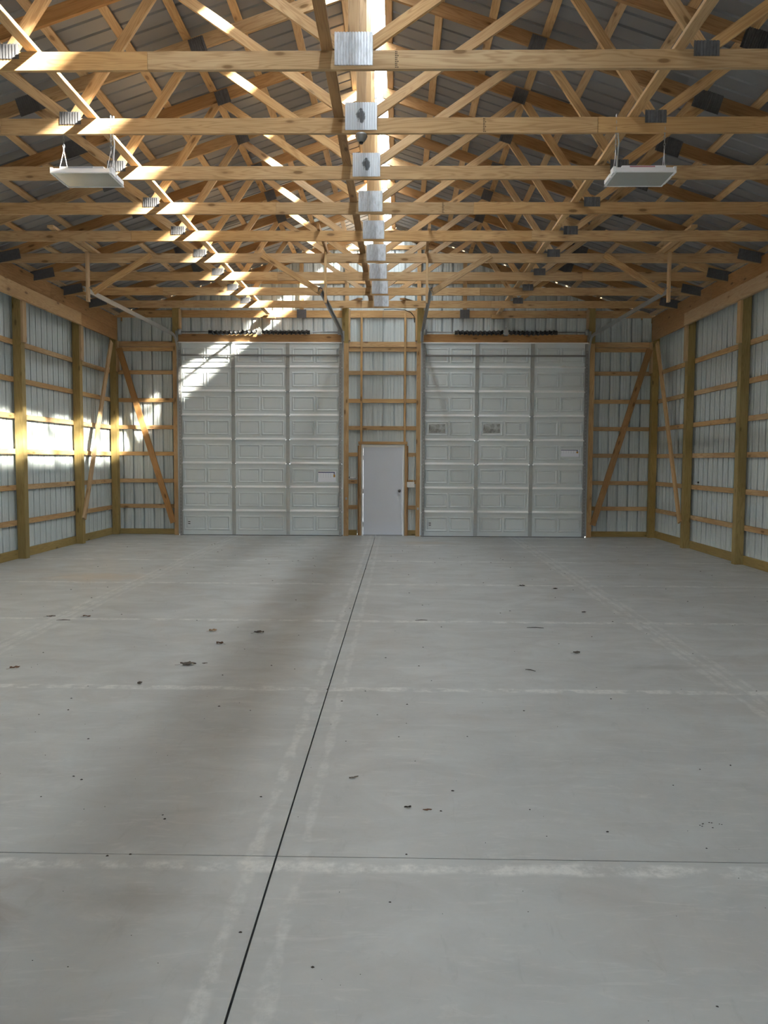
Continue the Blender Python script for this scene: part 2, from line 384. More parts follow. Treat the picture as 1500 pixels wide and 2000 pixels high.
# wall behind the camera, with two low gaps added to let light in
wb = empty('wall_back', (0, 0, 0), kind='structure')
for a, b, zb in ((-XW, -4.55, .02), (-4.55, -.85, REAR_OPEN), (-.85, .85, .02), (.85, 4.55, REAR_OPEN), (4.55, XW, .02)):
    x0 = a
    while x0 < b-.001:
        wd = min(SH, b-x0)
        if x0 < 0 < x0+wd and abs(x0) > .001: wd = -x0
        sheet('siding_sheet', 'siding', wb, (x0, YB, 0), (1, 0, 0), (0, 0, 1), (0, -1, 0), wd, (lambda u, zb=zb: zb), (lambda u, x0=x0: gab(x0+u)))
        x0 += wd
for s in (-1, 1):
    board('rake_light_seal', (s*.002, 17.962, zc(0)+ZS-.06), (s*6.3, 17.962, zc(6.3)+ZS-.06), .22, .036, (SL*s, 0, 1), 'pine', we)  # added outside the gable to block light leaking under the roof ribs
# roof
ceil = empty('ceiling', (0, 0, 0), kind='structure')
for s in (-1, 1):
    yy = YE+.02
    d0, d1 = (.085 if s < 0 else .225), 6.30
    while yy > YB+.01:
        sheet('roof_sheet', 'roofing', ceil, (s*d0, yy, zc(d0)+ZS), (0, -1, 0), (s*cs, 0, -sn), (s*sn, 0, cs), SH, lambda u: 0, lambda u: (d1-d0)/cs)
        yy -= SH
    for k in range(11):
        d = (.225 if s > 0 else .26)+.565*k if k < 10 else 5.92
        for y0, y1 in ((YB+.05, 2.17), (2.173, 7.65), (7.653, 12.53), (12.533, YE-.02)):
            zz = zc(d)+ZP+.020/cs
            board('purlin', (s*d, y0, zz), (s*d, y1, zz), .089, .038, (s*cs, 0, -sn), 'pine_pale' if k % 3 else 'pine', ceil)
    yy = YB+.02
    while yy < YE:
        yl = min(yy+2.43, YE)
        MB().prism([(s*.02, 0), (s*.34, -.34*SL), (s*.34, -.34*SL+.003), (s*.02, .003)][::(1 if s > 0 else -1)], yy, yl-.004).build('skylight_panel', 'skylight', ceil, Matrix.Translation((0, 0, ZR+ZS+.026)))
        yy += 2.43

# ---------------------------------------------------------------- trusses
def nail_plate(name, w, h, mat, parent, mw, deep=.0085):
    key = ('np', w, h, mat)
    me = _cache.get(key)
    if me is None:
        n = max(5, int(w/.023)); mb = MB(); v = []; f = []
        for k in range(2*n+1):
            if k == 2*n: break
            x = -w/2+w*k/(2*n); st_ = w/(2*n); up_ = k % 2 == 0
            for q_ in ((x, -deep if up_ else -.001), (x+st_*(1.10 if up_ else .75), -deep if up_ else -.001)):
                v += [(q_[0], q_[1], -h/2), (q_[0], q_[1], h/2)]
        f += [(a, a+2, a+3, a+1) for a in range(0, len(v)-2, 2)]
        b = len(v); v += [(-w/2, .001, -h/2), (w/2, .001, -h/2), (w/2, .001, h/2), (-w/2, .001, h/2)]
        f.append((b, b+3, b+2, b+1))
        me = bpy.data.meshes.new(name); me.from_pydata(v, [], f); me.update(); _cache[key] = me
    o = link(name, me, mat, parent); o.matrix_basis = mw; return o
S = 1.2192; Y1 = 6.433
CB, CT = 4.75, 4.89
def line_below(x0, z0, sl, side):       # keep points below the line through (x0,z0) of slope sl (side=+1 keeps below)
    return (-sl*side, side, side*(z0-sl*x0))
def make_truss(label, i, y, mat_pick):
    t = empty('roof_truss', (0, y, 0), label=label, cat='truss', group=None)
    th = .038
    cuts = sorted(R.uniform(-4.6, 4.6) for _ in range(2))
    if abs(cuts[0]-cuts[1]) < 1.5: cuts = [-3.4, 2.2]
    e = [-5.97]+cuts+[5.97]
    for k in range(3): member('bottom_chord', (e[k]+.0015, (CB+CT)/2), (e[k+1]-.0015, (CB+CT)/2), CT-CB, th, [], 'pine', t)
    for s in (-1, 1):
        d = 6.22
        member('top_chord', (0, ZR), (s*d, ZR-SL*d), .14/1.0, th, [(-s, 0, -.0015), (0, -1, -CT-.001 if False else 0.)] if False else [(-s, 0, -.0015)], mat_pick('top'), t)
        # the heel: top chord is cut to sit on the bottom chord
        under = .070/cs
        T = lambda s=s: (SL*s*1.0, 1.0, ZR-under-.0015)            # z + SL*s*x <= ZR-under
        bot = (0, -1, -(CT+.0015))
        kn = (-s, 0, -.046)
        A = (s*.0, CT-.02); 
        wm = mat_pick('web')
        # long inner web: centre node to node at 1.82
        member('web', (s*.03, CT-.02), (s*1.95, CT+.02+(1.92)*.665), .089, th, [T(), bot, kn], wm, t)
        # steep web: node 2.72 to node 1.82
        # cut against the long web so that the two meet in one joint
        x1, z1 = s*2.74, CT-.03; x2, z2 = s*1.80, zc(1.82)+.03
        member('web', (x1, z1), (x2, z2), .089, th, [T(), bot, (-s, 0, -1.84)], mat_pick('web'), t, y=.0)
        member('web', (s*2.66, CT-.06), (s*3.75, zc(3.66)+.03), .089, th, [T(), bot, (-s, 0, -2.73)], mat_pick('web'), t, y=.0)
    member('king_post', (0, CT+.0015), (0, ZR), .089, th, [(SL, 1, ZR-.074-.002), (-SL, 1, ZR-.074-.002)], 'pine_pale', t)
    F = -th/2-.001
    stained = i in (1, 2)
    for sgn, fy in ((1, F),):
        pl = nail_plate('nail_plate', .30, .25, 'plate_stain' if stained else 'plate', t, Matrix.Translation((0, fy, 4.902)))
        if stained: pl['label'] = 'plate with a dark soot-like stain'
    for s in (-1, 1):
        nail_plate('nail_plate', .20, .115, 'plate_shaded', t, Matrix.Translation((s*2.735, F, 4.893)))
        a = s*math.atan(SL)
        nail_plate('nail_plate', .17, .17, 'plate_shaded', t, Matrix.Translation((s*1.83, F, zc(1.83)-.03)) @ Matrix.Rotation(a, 4, 'Y'))
        nail_plate('nail_plate', .30, .20, 'plate_shaded', t, Matrix.Translation((s*3.66, F, zc(3.66)-.02)) @ Matrix.Rotation(a, 4, 'Y'))
        nail_plate('nail_plate', .40, .16, 'plate_shaded', t, Matrix.Translation((s*5.75, F, 4.85)) @ Matrix.Rotation(a*.6, 4, 'Y'))
    nail_plate('nail_plate', .26, .14, 'plate_shaded', t, Matrix.Translation((0, F, ZR-.06)))
    if i in (0, 1, 3):                                   # illegible inked mill stamps on the chord face
        x0 = (.335, 1.15, .9)[(0, 1, 3).index(i)]; mb = MB()
        for q in range(9):
            zz = CB+.008+q*.0145
            for c_ in range(2 if q % 3 else 3): mb.box((x0-.012+c_*.010, -th/2-.0008, zz), (x0-.006+c_*.010, -th/2+.0002, zz+.009))
        o = link('ink_stamp', mb.mesh('ink_stamp'), 'spec', t); o.matrix_basis = Matrix.Identity(4)
    return t
ords = ['nearest roof truss, its bottom chord crossing the top of the picture', 'second roof truss from the camera, carrying the two hanging light fixtures', 'third roof truss from the camera, stained centre plate, right behind the lights',
        'fourth roof truss from the camera, with a clean centre nail plate', 'fifth roof truss from the camera, where the track hanger blocking starts', 'sixth roof truss from the camera, nailed to the track hanger diagonals',
        'seventh roof truss from the camera, two ahead of the knee braces', 'eighth roof truss from the camera, next to last before the end wall', 'farthest free-standing roof truss, last one before the end wall']
def pick(kind):
    r = R.random()
    if kind == 'top': return 'pine_brown' if r < .7 else 'pine'
    return 'pine' if r < .62 else 'pine_pale'
for i in range(9): make_truss(ords[i], i, Y1+S*i, pick)
for j, lab in ((-1, 'roof truss just above the top edge of the picture'), (-2, 'roof truss over the spot ahead of the camera'), (-3, 'roof truss overhead, between the camera and the picture edge'), (-4, 'roof truss closest over the camera position')):
    make_truss(lab, j, Y1+S*j, pick)
# end truss against the gable
te = empty('gable_truss', (0, 17.90, 0), label='truss flush against the far end wall, its chord running behind the door posts', cat='truss')
member('bottom_chord', (-6.0, 4.935), (-.002, 4.935), .155, .037, [], 'pine', te); member('bottom_chord', (.002, 4.935), (6.0, 4.935), .155, .037, [], 'pine', te)
for s in (-1, 1):
    member('top_chord', (0, ZR), (s*6.1, ZR-SL*6.1), .14, .037, [(-s, 0, -.0015), (0, -1, -5.016)], 'pine_brown', te)
    nail_plate('nail_plate', .21, .19, 'plate_shaded', te, Matrix.Translation((s*1.81, -.0445, 4.935)))
# lateral braces lying on the bottom chords
for xx, lab in ((-2.53, 'long brace board lying lengthwise on the truss chords, left of the middle'), (-.21, 'long shade-darkened brace board lying lengthwise on the chords beside the centre plates'), (2.53, 'long brace board lying lengthwise on the truss chords, right of the middle')):
    b = empty('lateral_brace', (xx, 0, 4.91), label=lab, cat='brace')
    for y0, y1 in ((1.3, 6.5), (6.503, 11.4), (11.403, 16.26) if xx == -.21 else (11.403, 17.72)):
        board('board', (xx, y0, 4.91), (xx, y1, 4.91), .089, .036, (1, 0, 0), 'pine_brown' if xx == -.21 else 'pine', b)  # centre board gets browner pine, which paints in the shade on it
    if xx != -.21: board('end_block', (xx-.14, 17.80, 4.87), (xx+.14, 17.80, 4.87), .089, .10, (0, 0, 1), 'pine', b)

# ---------------------------------------------------------------- posts, headers, braces
def post(x, y, ztop, label, block=None):
    p = empty('wall_post', (x, y, 0), label=label, cat='post')
    board('post', (x, y, 0), (x, y, ztop), .14, .14, (1, 0, 0), 'treated', p)
    if block:
        s = block; board('header_block', (x-s*.090, y, 3.64), (x-s*.090, y, 4.32), .135, .038, (0, 1, 0), 'pine_pale', p)
    return p
names = [(17.81, 'corner'), (15.78, 'second from the far corner'), (13.35, 'third from the far corner'), (10.92, 'fourth from the far corner'), (8.49, 'fifth from the far corner')]
for s, sd in ((-1, 'left'), (1, 'right')):
    for y, n in names:
        yy = y if s < 0 or y > 17 else y-.10
        lab = f'olive treated timber post in the far {sd} corner' if n == 'corner' else f'olive treated timber post of the {sd} wall, {n}'
        post(s*6.012, yy, 4.84, lab, s)
    h = empty('wall_header', (s*5.92, 0, 4.3), label=f'doubled timber header beam running along the top of the {sd} wall', cat='beam')
    xh = s*5.923
    for y0, y1 in ((YB+.1, 3.6), (3.603, 9.7), (9.703, 14.4), (14.403, 17.74)):
        board('header_board', (xh, y0, 4.704), (xh, y1, 4.704), .286, .038, (0, 0, 1), 'pine_brown' if s < 0 else 'pine_brown', h)
    for y0, y1, mt in ((YB+.1, 5.0, 'pine_pale'), (5.003, 10.8, 'pine_pale'), (10.803, 15.70, 'pine_pale'), (15.703, 17.74, 'pine_brown')):
        off = -.012*s if mt == 'pine_pale' else 0
        o = board('header_board', (xh+off, y0, 4.443), (xh+off, y1, 4.443), .235, .038 if mt != 'pine_pale' else .060, (0, 0, 1), mt, h)
        if mt == 'pine_pale': o['label'] = 'paler header board'
    o = board('diagonal_brace', (s*5.9215, 17.42, 4.25), (s*5.9215, 15.74, .50), .14, .038, (0, 1, 0), 'pine_pale', None)
    tag(o, f'pale diagonal brace board leaning along the {sd} wall near the corner', 'brace')
    o = board('diagonal_brace', (s*5.86, 17.719, 4.15), (s*4.69, 17.719, .27), .13, .038, (1, 0, 0), 'pine_brown', None)
    tag(o, f'wide diagonal brace on the end wall, between the {sd} corner and {sd} garage door', 'brace')
for s, sd in ((-1, 'left'), (1, 'right')):
    for x, n, ix in ((s*4.60, f'door post on the outer side of the {sd} garage door', 1), (s*.83, f'door post between the {sd} garage door and the white entry door', -1)):
        p = empty('door_post', (x, 17.81, 0), label='olive treated '+n, cat='post')
        board('post', (x, 17.81, 0), (x, 17.81, 5.12), .14, .14, (1, 0, 0), 'treated', p)
        # lighter casing boards nailed to the post
        xc = x+s*ix*(-.0) ; xc = s*4.607 if ix == 1 else s*.805
        board('casing', (xc, 17.72, 0.0), (xc, 17.72, 4.27), .11, .036, (1, 0, 0), 'pine', p)
        if ix == -1: board('side_board', (x-s*.090, 17.80, 4.335), (x-s*.090, 17.80, 5.02), .13, .036, (0, 1, 0), 'pine', p)
        else: board('side_board', (x-s*.090, 17.80, 4.45), (x-s*.090, 17.80, 5.02), .13, .036, (0, 1, 0), 'pine_pale', p)
    kb = board('knee_brace', (s*.83, 17.84, 5.145), (s*.42, 16.10, 4.913), .10, .038, (1, 0, 0), 'pine_brown', None)
    tag(kb, f'short flat brace from the top of the {sd} middle door post to the last truss', 'brace')

# ---------------------------------------------------------------- entry door in the middle
d1 = empty('door_1', (0, 17.88, 0), kind='structure', label='plain white entry door between the two garage doors')
MB().box((-.428, 17.84, .018), (.455, 17.88, 1.985)).build('door_slab', 'mandoor', d1)
fr = MB(); fr.box((-.468, 17.815, 0), (-.432, 17.884, 2.03)); fr.box((.459, 17.815, 0), (.495, 17.884, 2.03)); fr.box((-.4315, 17.815, 1.995), (.4585, 17.884, 2.03)); fr.build('door_frame', 'white_trim', d1)
ds = MB(); ds.box((-.53, 17.885, 0), (-.43, 17.915, 2.09)); ds.box((.44, 17.885, 0), (.54, 17.915, 2.09)); ds.box((-.43, 17.885, 1.96), (.44, 17.915, 2.09)); ds.build('door_light_block', 'white_trim', d1)  # ring added behind the slab to block daylight around it
MB().box((-.452, 17.86, 0), (.462, 17.93, .016)).build('threshold', 'galv_dark', d1)
hd = empty('door_knob', (.38, 17.84, 1.0)); hd.parent = d1; hd.matrix_basis = Matrix.Translation((.385, -.04, 1.01))
mb = MB(); mb.tube([(0, 0, 0), (0, -.008, 0)], .032, 16); mb.tube([(0, -.008, 0), (0, -.04, 0)], .012, 12); mb.tube([(0, -.035, 0), (0, -.045, 0), (0, -.06, 0), (0, -.072, 0), (0, -.078, 0)], [.014, .026, .030, .022, .004], 16)
k = link('knob', mb.mesh('knob', True), 'chrome', hd); k.matrix_basis = Matrix.Identity(4)
for z in (.25, 1.0, 1.75):
    MB().tube([(-.430, 17.828, z-.05), (-.430, 17.828, z+.05)], .009, 8).build('hinge', 'galv_dark', d1)
for s in (-1, 1):
    board('jamb_stud', (s*.512+.014, 17.85, 0), (s*.512+.014, 17.85, 2.05), .05, .07, (1, 0, 0), 'pine', d1)
    board('cripple_stud', (s*.552+.014, 17.86, 0), (s*.552+.014, 17.86, 2.02), .026, .036, (1, 0, 0), 'pine_brown', d1)
    o = board('wall_stud', (s*.485+.012, 17.845, 2.11), (s*.485+.012, 17.845, 4.95), .045, .07, (1, 0, 0), 'pine', None)
    tag(o, ('left' if s < 0 else 'right')+'-hand thin upright stud above the white entry door', 'stud')
board('lintel', (-.54, 17.85, 2.082), (.56, 17.85, 2.082), .06, .07, (0, 0, 1), 'pine', d1)

# ---------------------------------------------------------------- overhead doors
SEC = .5325; DY = 17.70                        # front (room) face of the sections
def emboss(w, h):
    """pressed rectangular panel: raised rim and a shallow field"""
    key = ('emb', w, h); me = _cache.get(key)
    if me: return me
    rings = [(0, 0), (.012, -.016), (.024, -.016), (.040, -.001), (.052, -.001), (.064, -.007)]
    v = []; f = []
    for a, d in rings: v += [(-w/2+a, d, -h/2+a), (w/2-a, d, -h/2+a), (w/2-a, d, h/2-a), (-w/2+a, d, h/2-a)]
    for r in range(len(rings)-1):
        for k in range(4): f.append((r*4+k, r*4+(k+1) % 4, r*4+4+(k+1) % 4, r*4+4+k))
    n = len(rings)*4-4; f.append((n, n+1, n+2, n+3))
    me = bpy.data.meshes.new('pressed_panel'); me.from_pydata(v, [], f); me.update(); _cache[key] = me; return me
def lipmesh():
    mb = MB(); i = 0
    for x in (0, 1.118): mb.v += [(x, -.0005, -.004), (x, -.026, -.004), (x, -.026, .010), (x, -.0005, .046)]
    mb.f = [(0, 1, 2, 3), (7, 6, 5, 4), (0, 4, 5, 1), (1, 5, 6, 2), (2, 6, 7, 3), (3, 7, 4, 0)]
    return mb.mesh('lip')
def punched(h):
    key = ('pun', h); me = _cache.get(key)
    if me: return me
    mb = MB(); mb.box((-.022, -.004, 0), (-.007, 0, h)); mb.box((.007, -.004, 0), (.022, 0, h)); n = 6
    for k in range(n+1): z = h*k/n; mb.box((-.007, -.004, max(0, z-.034)), (.007, 0, min(h, z+.034)))
    me = mb.mesh('punched_strip'); _cache[key] = me; return me
def overhead(cx, sd, extra):
    root = empty('garage_door', (cx, DY, 0), kind='thing', label=f'closed white sectional garage door on the {sd}, {extra}', cat='garage door')
    W2 = 1.838
    for i in range(8):
        z0 = .012+SEC*i; h = SEC-.004
        sec = MB().box((-W2+.02, 0, 0), (W2-.02, .036, h)).build('door_section', 'door', root, Matrix.Translation((cx, DY, z0)))
        def sub(nm, me, mat, loc):
            o = link(nm, me, mat, sec); o.matrix_basis = Matrix.Translation(loc); return o
        # bright folded lip along the lower edge, shadowed groove on top
        key = 'lip'; me = _cache.get(key)
        if not me:
            me = lipmesh(); _cache[key] = me
        cols = [(-1.756, 0), (-.559, 0), (.638, 0)]
        colx = [(-1.775, -.655), (-.56, .56), (.655, 1.775)]
        for c0, c1 in colx:
            if i > 0: 
                o = sub('edge_lip', me, 'door_lip', (c0, 0, -.004))
            cw = c1-c0
            for k in (0, 1):
                sub('pressed_panel', emboss(.50, .325), 'door', (c0+cw*(.262+.476*k), -.0004, h*.50))
        for k, xx in enumerate((-.607, .607)):
            key = 'stile'; me2 = _cache.get(key)
            if not me2: me2 = MB().box((-.040, -.024, .008), (.040, -.0005, h-.004)).box((-.018, -.034, .01), (.018, -.024, h*.25)).mesh('stile'); _cache[key] = me2
            sub('stile', me2, 'stile', (xx, 0, 0))
            key = 'hinge'; me3 = _cache.get(key)
            if not me3: me3 = MB().box((-.038, -.030, -.05), (.038, -.0245, .04)).tube([(-.034, -.034, 0), (.034, -.034, 0)], .008, 8).mesh('hinge'); _cache[key] = me3
            if i > 0: sub('hinge', me3, 'galv', (xx, 0, 0))
        for s in (-1, 1):
            key = 'estile'; me4 = _cache.get(key)
            if not me4: me4 = MB().box((-.034, -.020, .004), (.034, -.0005, h-.004)).mesh('end_stile'); _cache[key] = me4
            sub('end_stile', me4, 'stile', (s*(W2-.052), 0, 0))
            if i < 7:
                sub('roller', MB().tube([(-.03, -.045, 0), (.03, -.045, 0)], .012, 8).mesh('roller') if ('rol') not in _cache else _cache['rol'], 'white', (s*(W2-.02), 0, h-.01))
    # top edge rail and strut across the top section
    MB().box((-W2+.02, -.03, 4.262), (W2-.02, .036, 4.288)).build('top_rail', 'door_lip', root, Matrix.Translation((cx, DY, 0)))
    st = MB(); st.box((-W2+.03, -.060, 3.995), (W2-.03, -.0345, 4.012)); st.box((-W2+.03, -.050, 3.975), (W2-.03, -.0345, 3.994)); st.build('strut', 'galv_dark', root, Matrix.Translation((cx, DY, 0)))
    MB().box((-W2+.02, -.004, 0), (W2-.02, .04, .012)).build('bottom_seal', 'rubber', root, Matrix.Translation((cx, DY, 0)))
    # door maker's printed sheet and small stickers
    ws = MB().box((-.20, -.012, -.17), (.20, -.0105, .075)).build('warning_sheet', 'paper', root, Matrix.Translation((cx+1.475 if sd == 'left' else cx+1.46, DY, 1.36 if sd == 'left' else 1.90)))
    if sd == 'right': ws.scale = (1, 1, .62)
    def on(nm, mat, a, b): o = MB().box(a, b).build(nm, mat); o.parent = ws; return o
    on('title_bar', 'blue', (-.195, -.0135, .052), (.175, -.0121, .070)); on('corner_mark', 'gold', (.145, -.0135, -.045), (.185, -.0121, .012)); on('corner_mark', 'blue', (.155, -.0135, .013), (.172, -.0121, .051))
    for q in range(6): on('print_column', 'paper_line', (-.19+q*.055, -.0128, -.06), (-.187+q*.055, -.0121, .045))
    stx = [(-1.62, .30)] + ([(1.03-.32+.02, 2.47)] if sd == 'left' else [(.36, 2.49)])
    for (sx, sz) in stx:
        for q in range(3 if sz > 1 else 2):
            MB().box((-.025, -.0115, -.008), (.025, -.0105, .008)).build('small_sticker', 'spec' if sz < 1 else 'paper_line', root, Matrix.Translation((cx+sx, DY, sz-.045*q)))
    for s in (-1, 1):
        MB().box((s*W2+.006*s-.004, -.02, 0), (s*W2+.006*s+.004, .03, 4.28)).build('weather_stop', 'white_trim', root, Matrix.Translation((cx, DY, 0)))
    return root
overhead(-2.706, 'left', 'nearest the sunlit side wall'); od = overhead(2.690, 'right', 'with smudged panels in its fifth row')
# scuffed patches on the right-hand door: real paint smudges
t = NT('smudge_paint'); tc = t.node('ShaderNodeTexCoord').outputs['Object']
n = t.noise(tc, 6, 5, .6, .6); t.m.node_tree.nodes.remove(t.b); df = t.node('ShaderNodeBsdfDiffuse'); df.inputs[0].default_value = (.27, .22, .16, 1); tp = t.node('ShaderNodeBsdfTransparent')
mx = t.node('ShaderNodeMixShader'); t.put(mx.inputs[0], t.range(n, .40, .70, .05, .42)); t.t.links.new(tp.outputs[0], mx.inputs[1]); t.t.links.new(df.outputs[0], mx.inputs[2]); t.t.links.new(mx.outputs[0], t.out.inputs[0]); M['smudge'] = t.m
for (sx, w, h, z) in ((-.2735, .37, .20, 2.408), (-1.479, .36, .19, 2.405)):
    MB().box((-w/2, -.0092, -h/2), (w/2, -.0086, h/2)).build('smudge', 'smudge', od, Matrix.Translation((2.69+sx, DY, z)))
# header boards over the doors
for s, sd in ((-1, 'left'), (1, 'right')):
    o = board('door_header', (s*.90, 17.745, 4.383), (s*4.53, 17.745, 4.383), .175, .038, (0, 0, 1), 'pine_brown', None)
    tag(o, f'brown timber header board directly above the {sd} garage door', 'beam')
    MB().box((min(s*.90, s*4.53), 17.766, 4.30), (max(s*.90, s*4.53), 17.919, 4.335)).build('head_leak_filler', 'pine_brown', we)  # added to block daylight rising behind the header

# tracks
def track(xw, side, label, inner):
    """C-shaped steel track: upright beside the door, bend, then back over the floor; side = direction towards the door"""
    root = empty('door_track', (xw, 17.66, 0), label=label, cat='track')
    yv = 17.655; r = .38; path = [(yv, .03)]; path += [(yv, 4.00)]
    for k in range(1, 9): a = math.pi/2*k/8*.985; path.append((yv-r+r*math.cos(a), 4.02+r*math.sin(a)))
    path.append((12.42, 4.33))
    # channel section swept: (across, out)
    sec = [(-.030, -.014), (.030, -.014), (.030, .014), (.027, .014), (.027, -.011), (-.027, -.011), (-.027, .014), (-.030, .014)]
    v = []; f = []; n = len(sec)
    for k, (yy, zz) in enumerate(path):
        p0 = Vector(path[max(k-1, 0)]); p1 = Vector(path[min(k+1, len(path)-1)]); dd = (p1-p0).normalized(); nn = Vector((-dd.y, dd.x))
        for a, b in sec: v.append((-side*b*1.0, yy+nn.x*a, zz+nn.y*a))
        if k: f += [(n*(k-1)+j, n*(k-1)+(j+1) % n, n*k+(j+1) % n, n*k+j) for j in range(n)]
    f += [tuple(range(n-1, -1, -1)), tuple(range(n*(len(path)-1), n*len(path)))]
    me = bpy.data.meshes.new('rail'); me.from_pydata(v, [], f); me.update()
    link('rail', me, 'galv', root, Matrix.Translation((xw, 0, 0)))
    # angle iron along the horizontal run, then a perforated upright angle
    mb = MB(); mb.tube([(xw-side*.020, 17.1, 4.445), (xw-side*.020, 12.46, 4.368)], .017, 4); mb.build('support_angle', 'galv', root)
    o = link('punched_angle', None, None, root) if False else None
    mb = MB(); H = 4.10; a = -.026; b = .026
    mb.box((-.026, 0, 0), (-.010, .003, H)); mb.box((.010, 0, 0), (.026, .003, H)); nz = 54
    for k in range(nz+1): z = H*k/nz; mb.box((-.010, 0, max(0, z-.026)), (.010, .003, min(H, z+.026)))
    mb.build('punched_angle', 'galv_dark', root, Matrix.Translation((xw+side*.052, 17.600, 0)))
    MB().box((xw-.03, 17.60, 4.30), (xw+.03, 17.606, 4.52)).box((xw-.03, 17.606, 4.30), (xw-.026, 17.73, 4.52)).build('flag_bracket', 'galv', root)
    return root
track(-4.535, 1, 'steel track on the outer edge of the left garage door', False); track(-.872, -1, 'steel track on the inner edge of the left garage door', True)
track(.860, 1, 'steel track on the inner edge of the right garage door', True); track(4.520, -1, 'steel track on the outer edge of the right garage door', False)

# torsion springs and shafts
def springs(cx, sd, sag):
    root = empty('torsion_spring', (cx, 17.62, 4.48), label=f'black torsion springs coiled on the shaft above the {sd} garage door', cat='spring')
    ys_ = 17.635
    MB().tube([(cx-1.80, ys_, 4.50), (cx+1.80, ys_, 4.50)], .013, 10).build('shaft', 'galv', root, smooth=True)
    for s in (-1, 1):
        pts = []; turns = 10; L = .98; core = []
        for k in range(turns*12+1):
            a = k/12*6.28318; u = k/(turns*12); dz = -sag*math.sin(math.pi*u)*.012-(.016*u if s < 0 and sd == 'left' else .012*u*(s > 0)*0)
            pts.append((cx+s*(.07+L*u), ys_+.034*math.sin(a), 4.497+dz+.034*math.cos(a)))
        for k in range(11): u = k/10; core.append((cx+s*(.07+L*u), ys_, 4.497-sag*math.sin(math.pi*u)*.012-(.016*u if s < 0 and sd == 'left' else 0)))
        sp = MB().tube(pts, .023, 7).build('spring_coil', 'black', root, smooth=True)
        MB().tube(core, .036, 10).build('spring_core', 'rubber', root, smooth=True)
        MB().tube([(cx+s*1.05, ys_, 4.49), (cx+s*1.12, ys_, 4.49)], .045, 12).build('winding_cone', 'black', root)
        dr = MB().tube([(cx+s*1.73, ys_, 4.50), (cx+s*1.80, ys_, 4.50)], .062, 16).build('cable_drum', 'galv', root, smooth=True)
        MB().tube([(cx+s*1.80, ys_-.03, 4.48), (cx+s*1.80, 17.64, .1)], .003, 5).build('lift_cable', 'galv_dark', root)
    MB().box((cx-.045, 17.60, 4.43), (cx+.045, 17.612, 4.56)).box((cx-.045, 17.612, 4.43), (cx+.045, 17.72, 4.437)).box((cx-.01, 17.60, 4.555), (cx+.01, 17.61, 4.60)).build('centre_bracket', 'galv_dark', root)
    return root
springs(-2.715, 'left', .5); springs(2.695, 'right', 1.2)

# track hangers: blocking on the chords, a drop board, a diagonal
for x, s, n in ((-4.425, 1, 'outer end of the left garage door tracks'), (-.83, -1, 'inner end of the left garage door tracks'), (.84, 1, 'inner end of the right garage door tracks'), (4.44, -1, 'outer end of the right garage door tracks')):
    outer = abs(x) > 2; sx = 1 if x > 0 else -1
    root = empty('track_hanger', (x, 12.5, 4.1), label='track hanger of thin boards at the '+n, cat='hanger')
    xb = x-sx*.035 if outer else x
    bx = xb+(.0 if outer else -.09*s*-1*0)
    board('drop_board', (x, 12.462, 4.12 if not outer else 4.14), (x, 12.462, 4.888 if outer else 5.03), .089, .036, (0, 1, 0) , 'pine_pale', root) if False else \
        board('drop_board', (x-(.052 if s*1 > 0 else -.052), 12.455, 4.12 if not outer else 4.14), (x-(.052 if s*1 > 0 else -.052), 12.455, 4.90 if outer else 5.05), .089, .036, (0, 1, 0), 'pine_pale', root)
    if outer:
        board('blocking', (x-.055, 11.15, 4.912), (x-.055, 12.80, 4.912), .089, .038, (1, 0, 0), 'pine_pale', root)
        board('blocking', (x+sx*-.0+.050, 11.40, 4.912), (x+.050, 12.95, 4.912), .089, .038, (1, 0, 0), 'pine', root)
    else:
        board('blocking', (x-sx*.065, 11.2, 4.930), (x-sx*.065, 13.15, 4.930), .076, .036, (0, 0, 1), 'pine_brown', root)
    tx = x+(.93 if outer and x < 0 else -.93 if outer else (-.93 if x < 0 else .93))
    board('diagonal', (x+(.02 if tx > x else -.02), 12.488, 4.29), (tx, 12.488, 4.86), .089, .036, (0, 0, 1), 'pine', root)
    MB().tube([(x, 12.50, 4.34), (x, 12.38, 4.34)], .008, 8).build('bolt', 'galv', root)

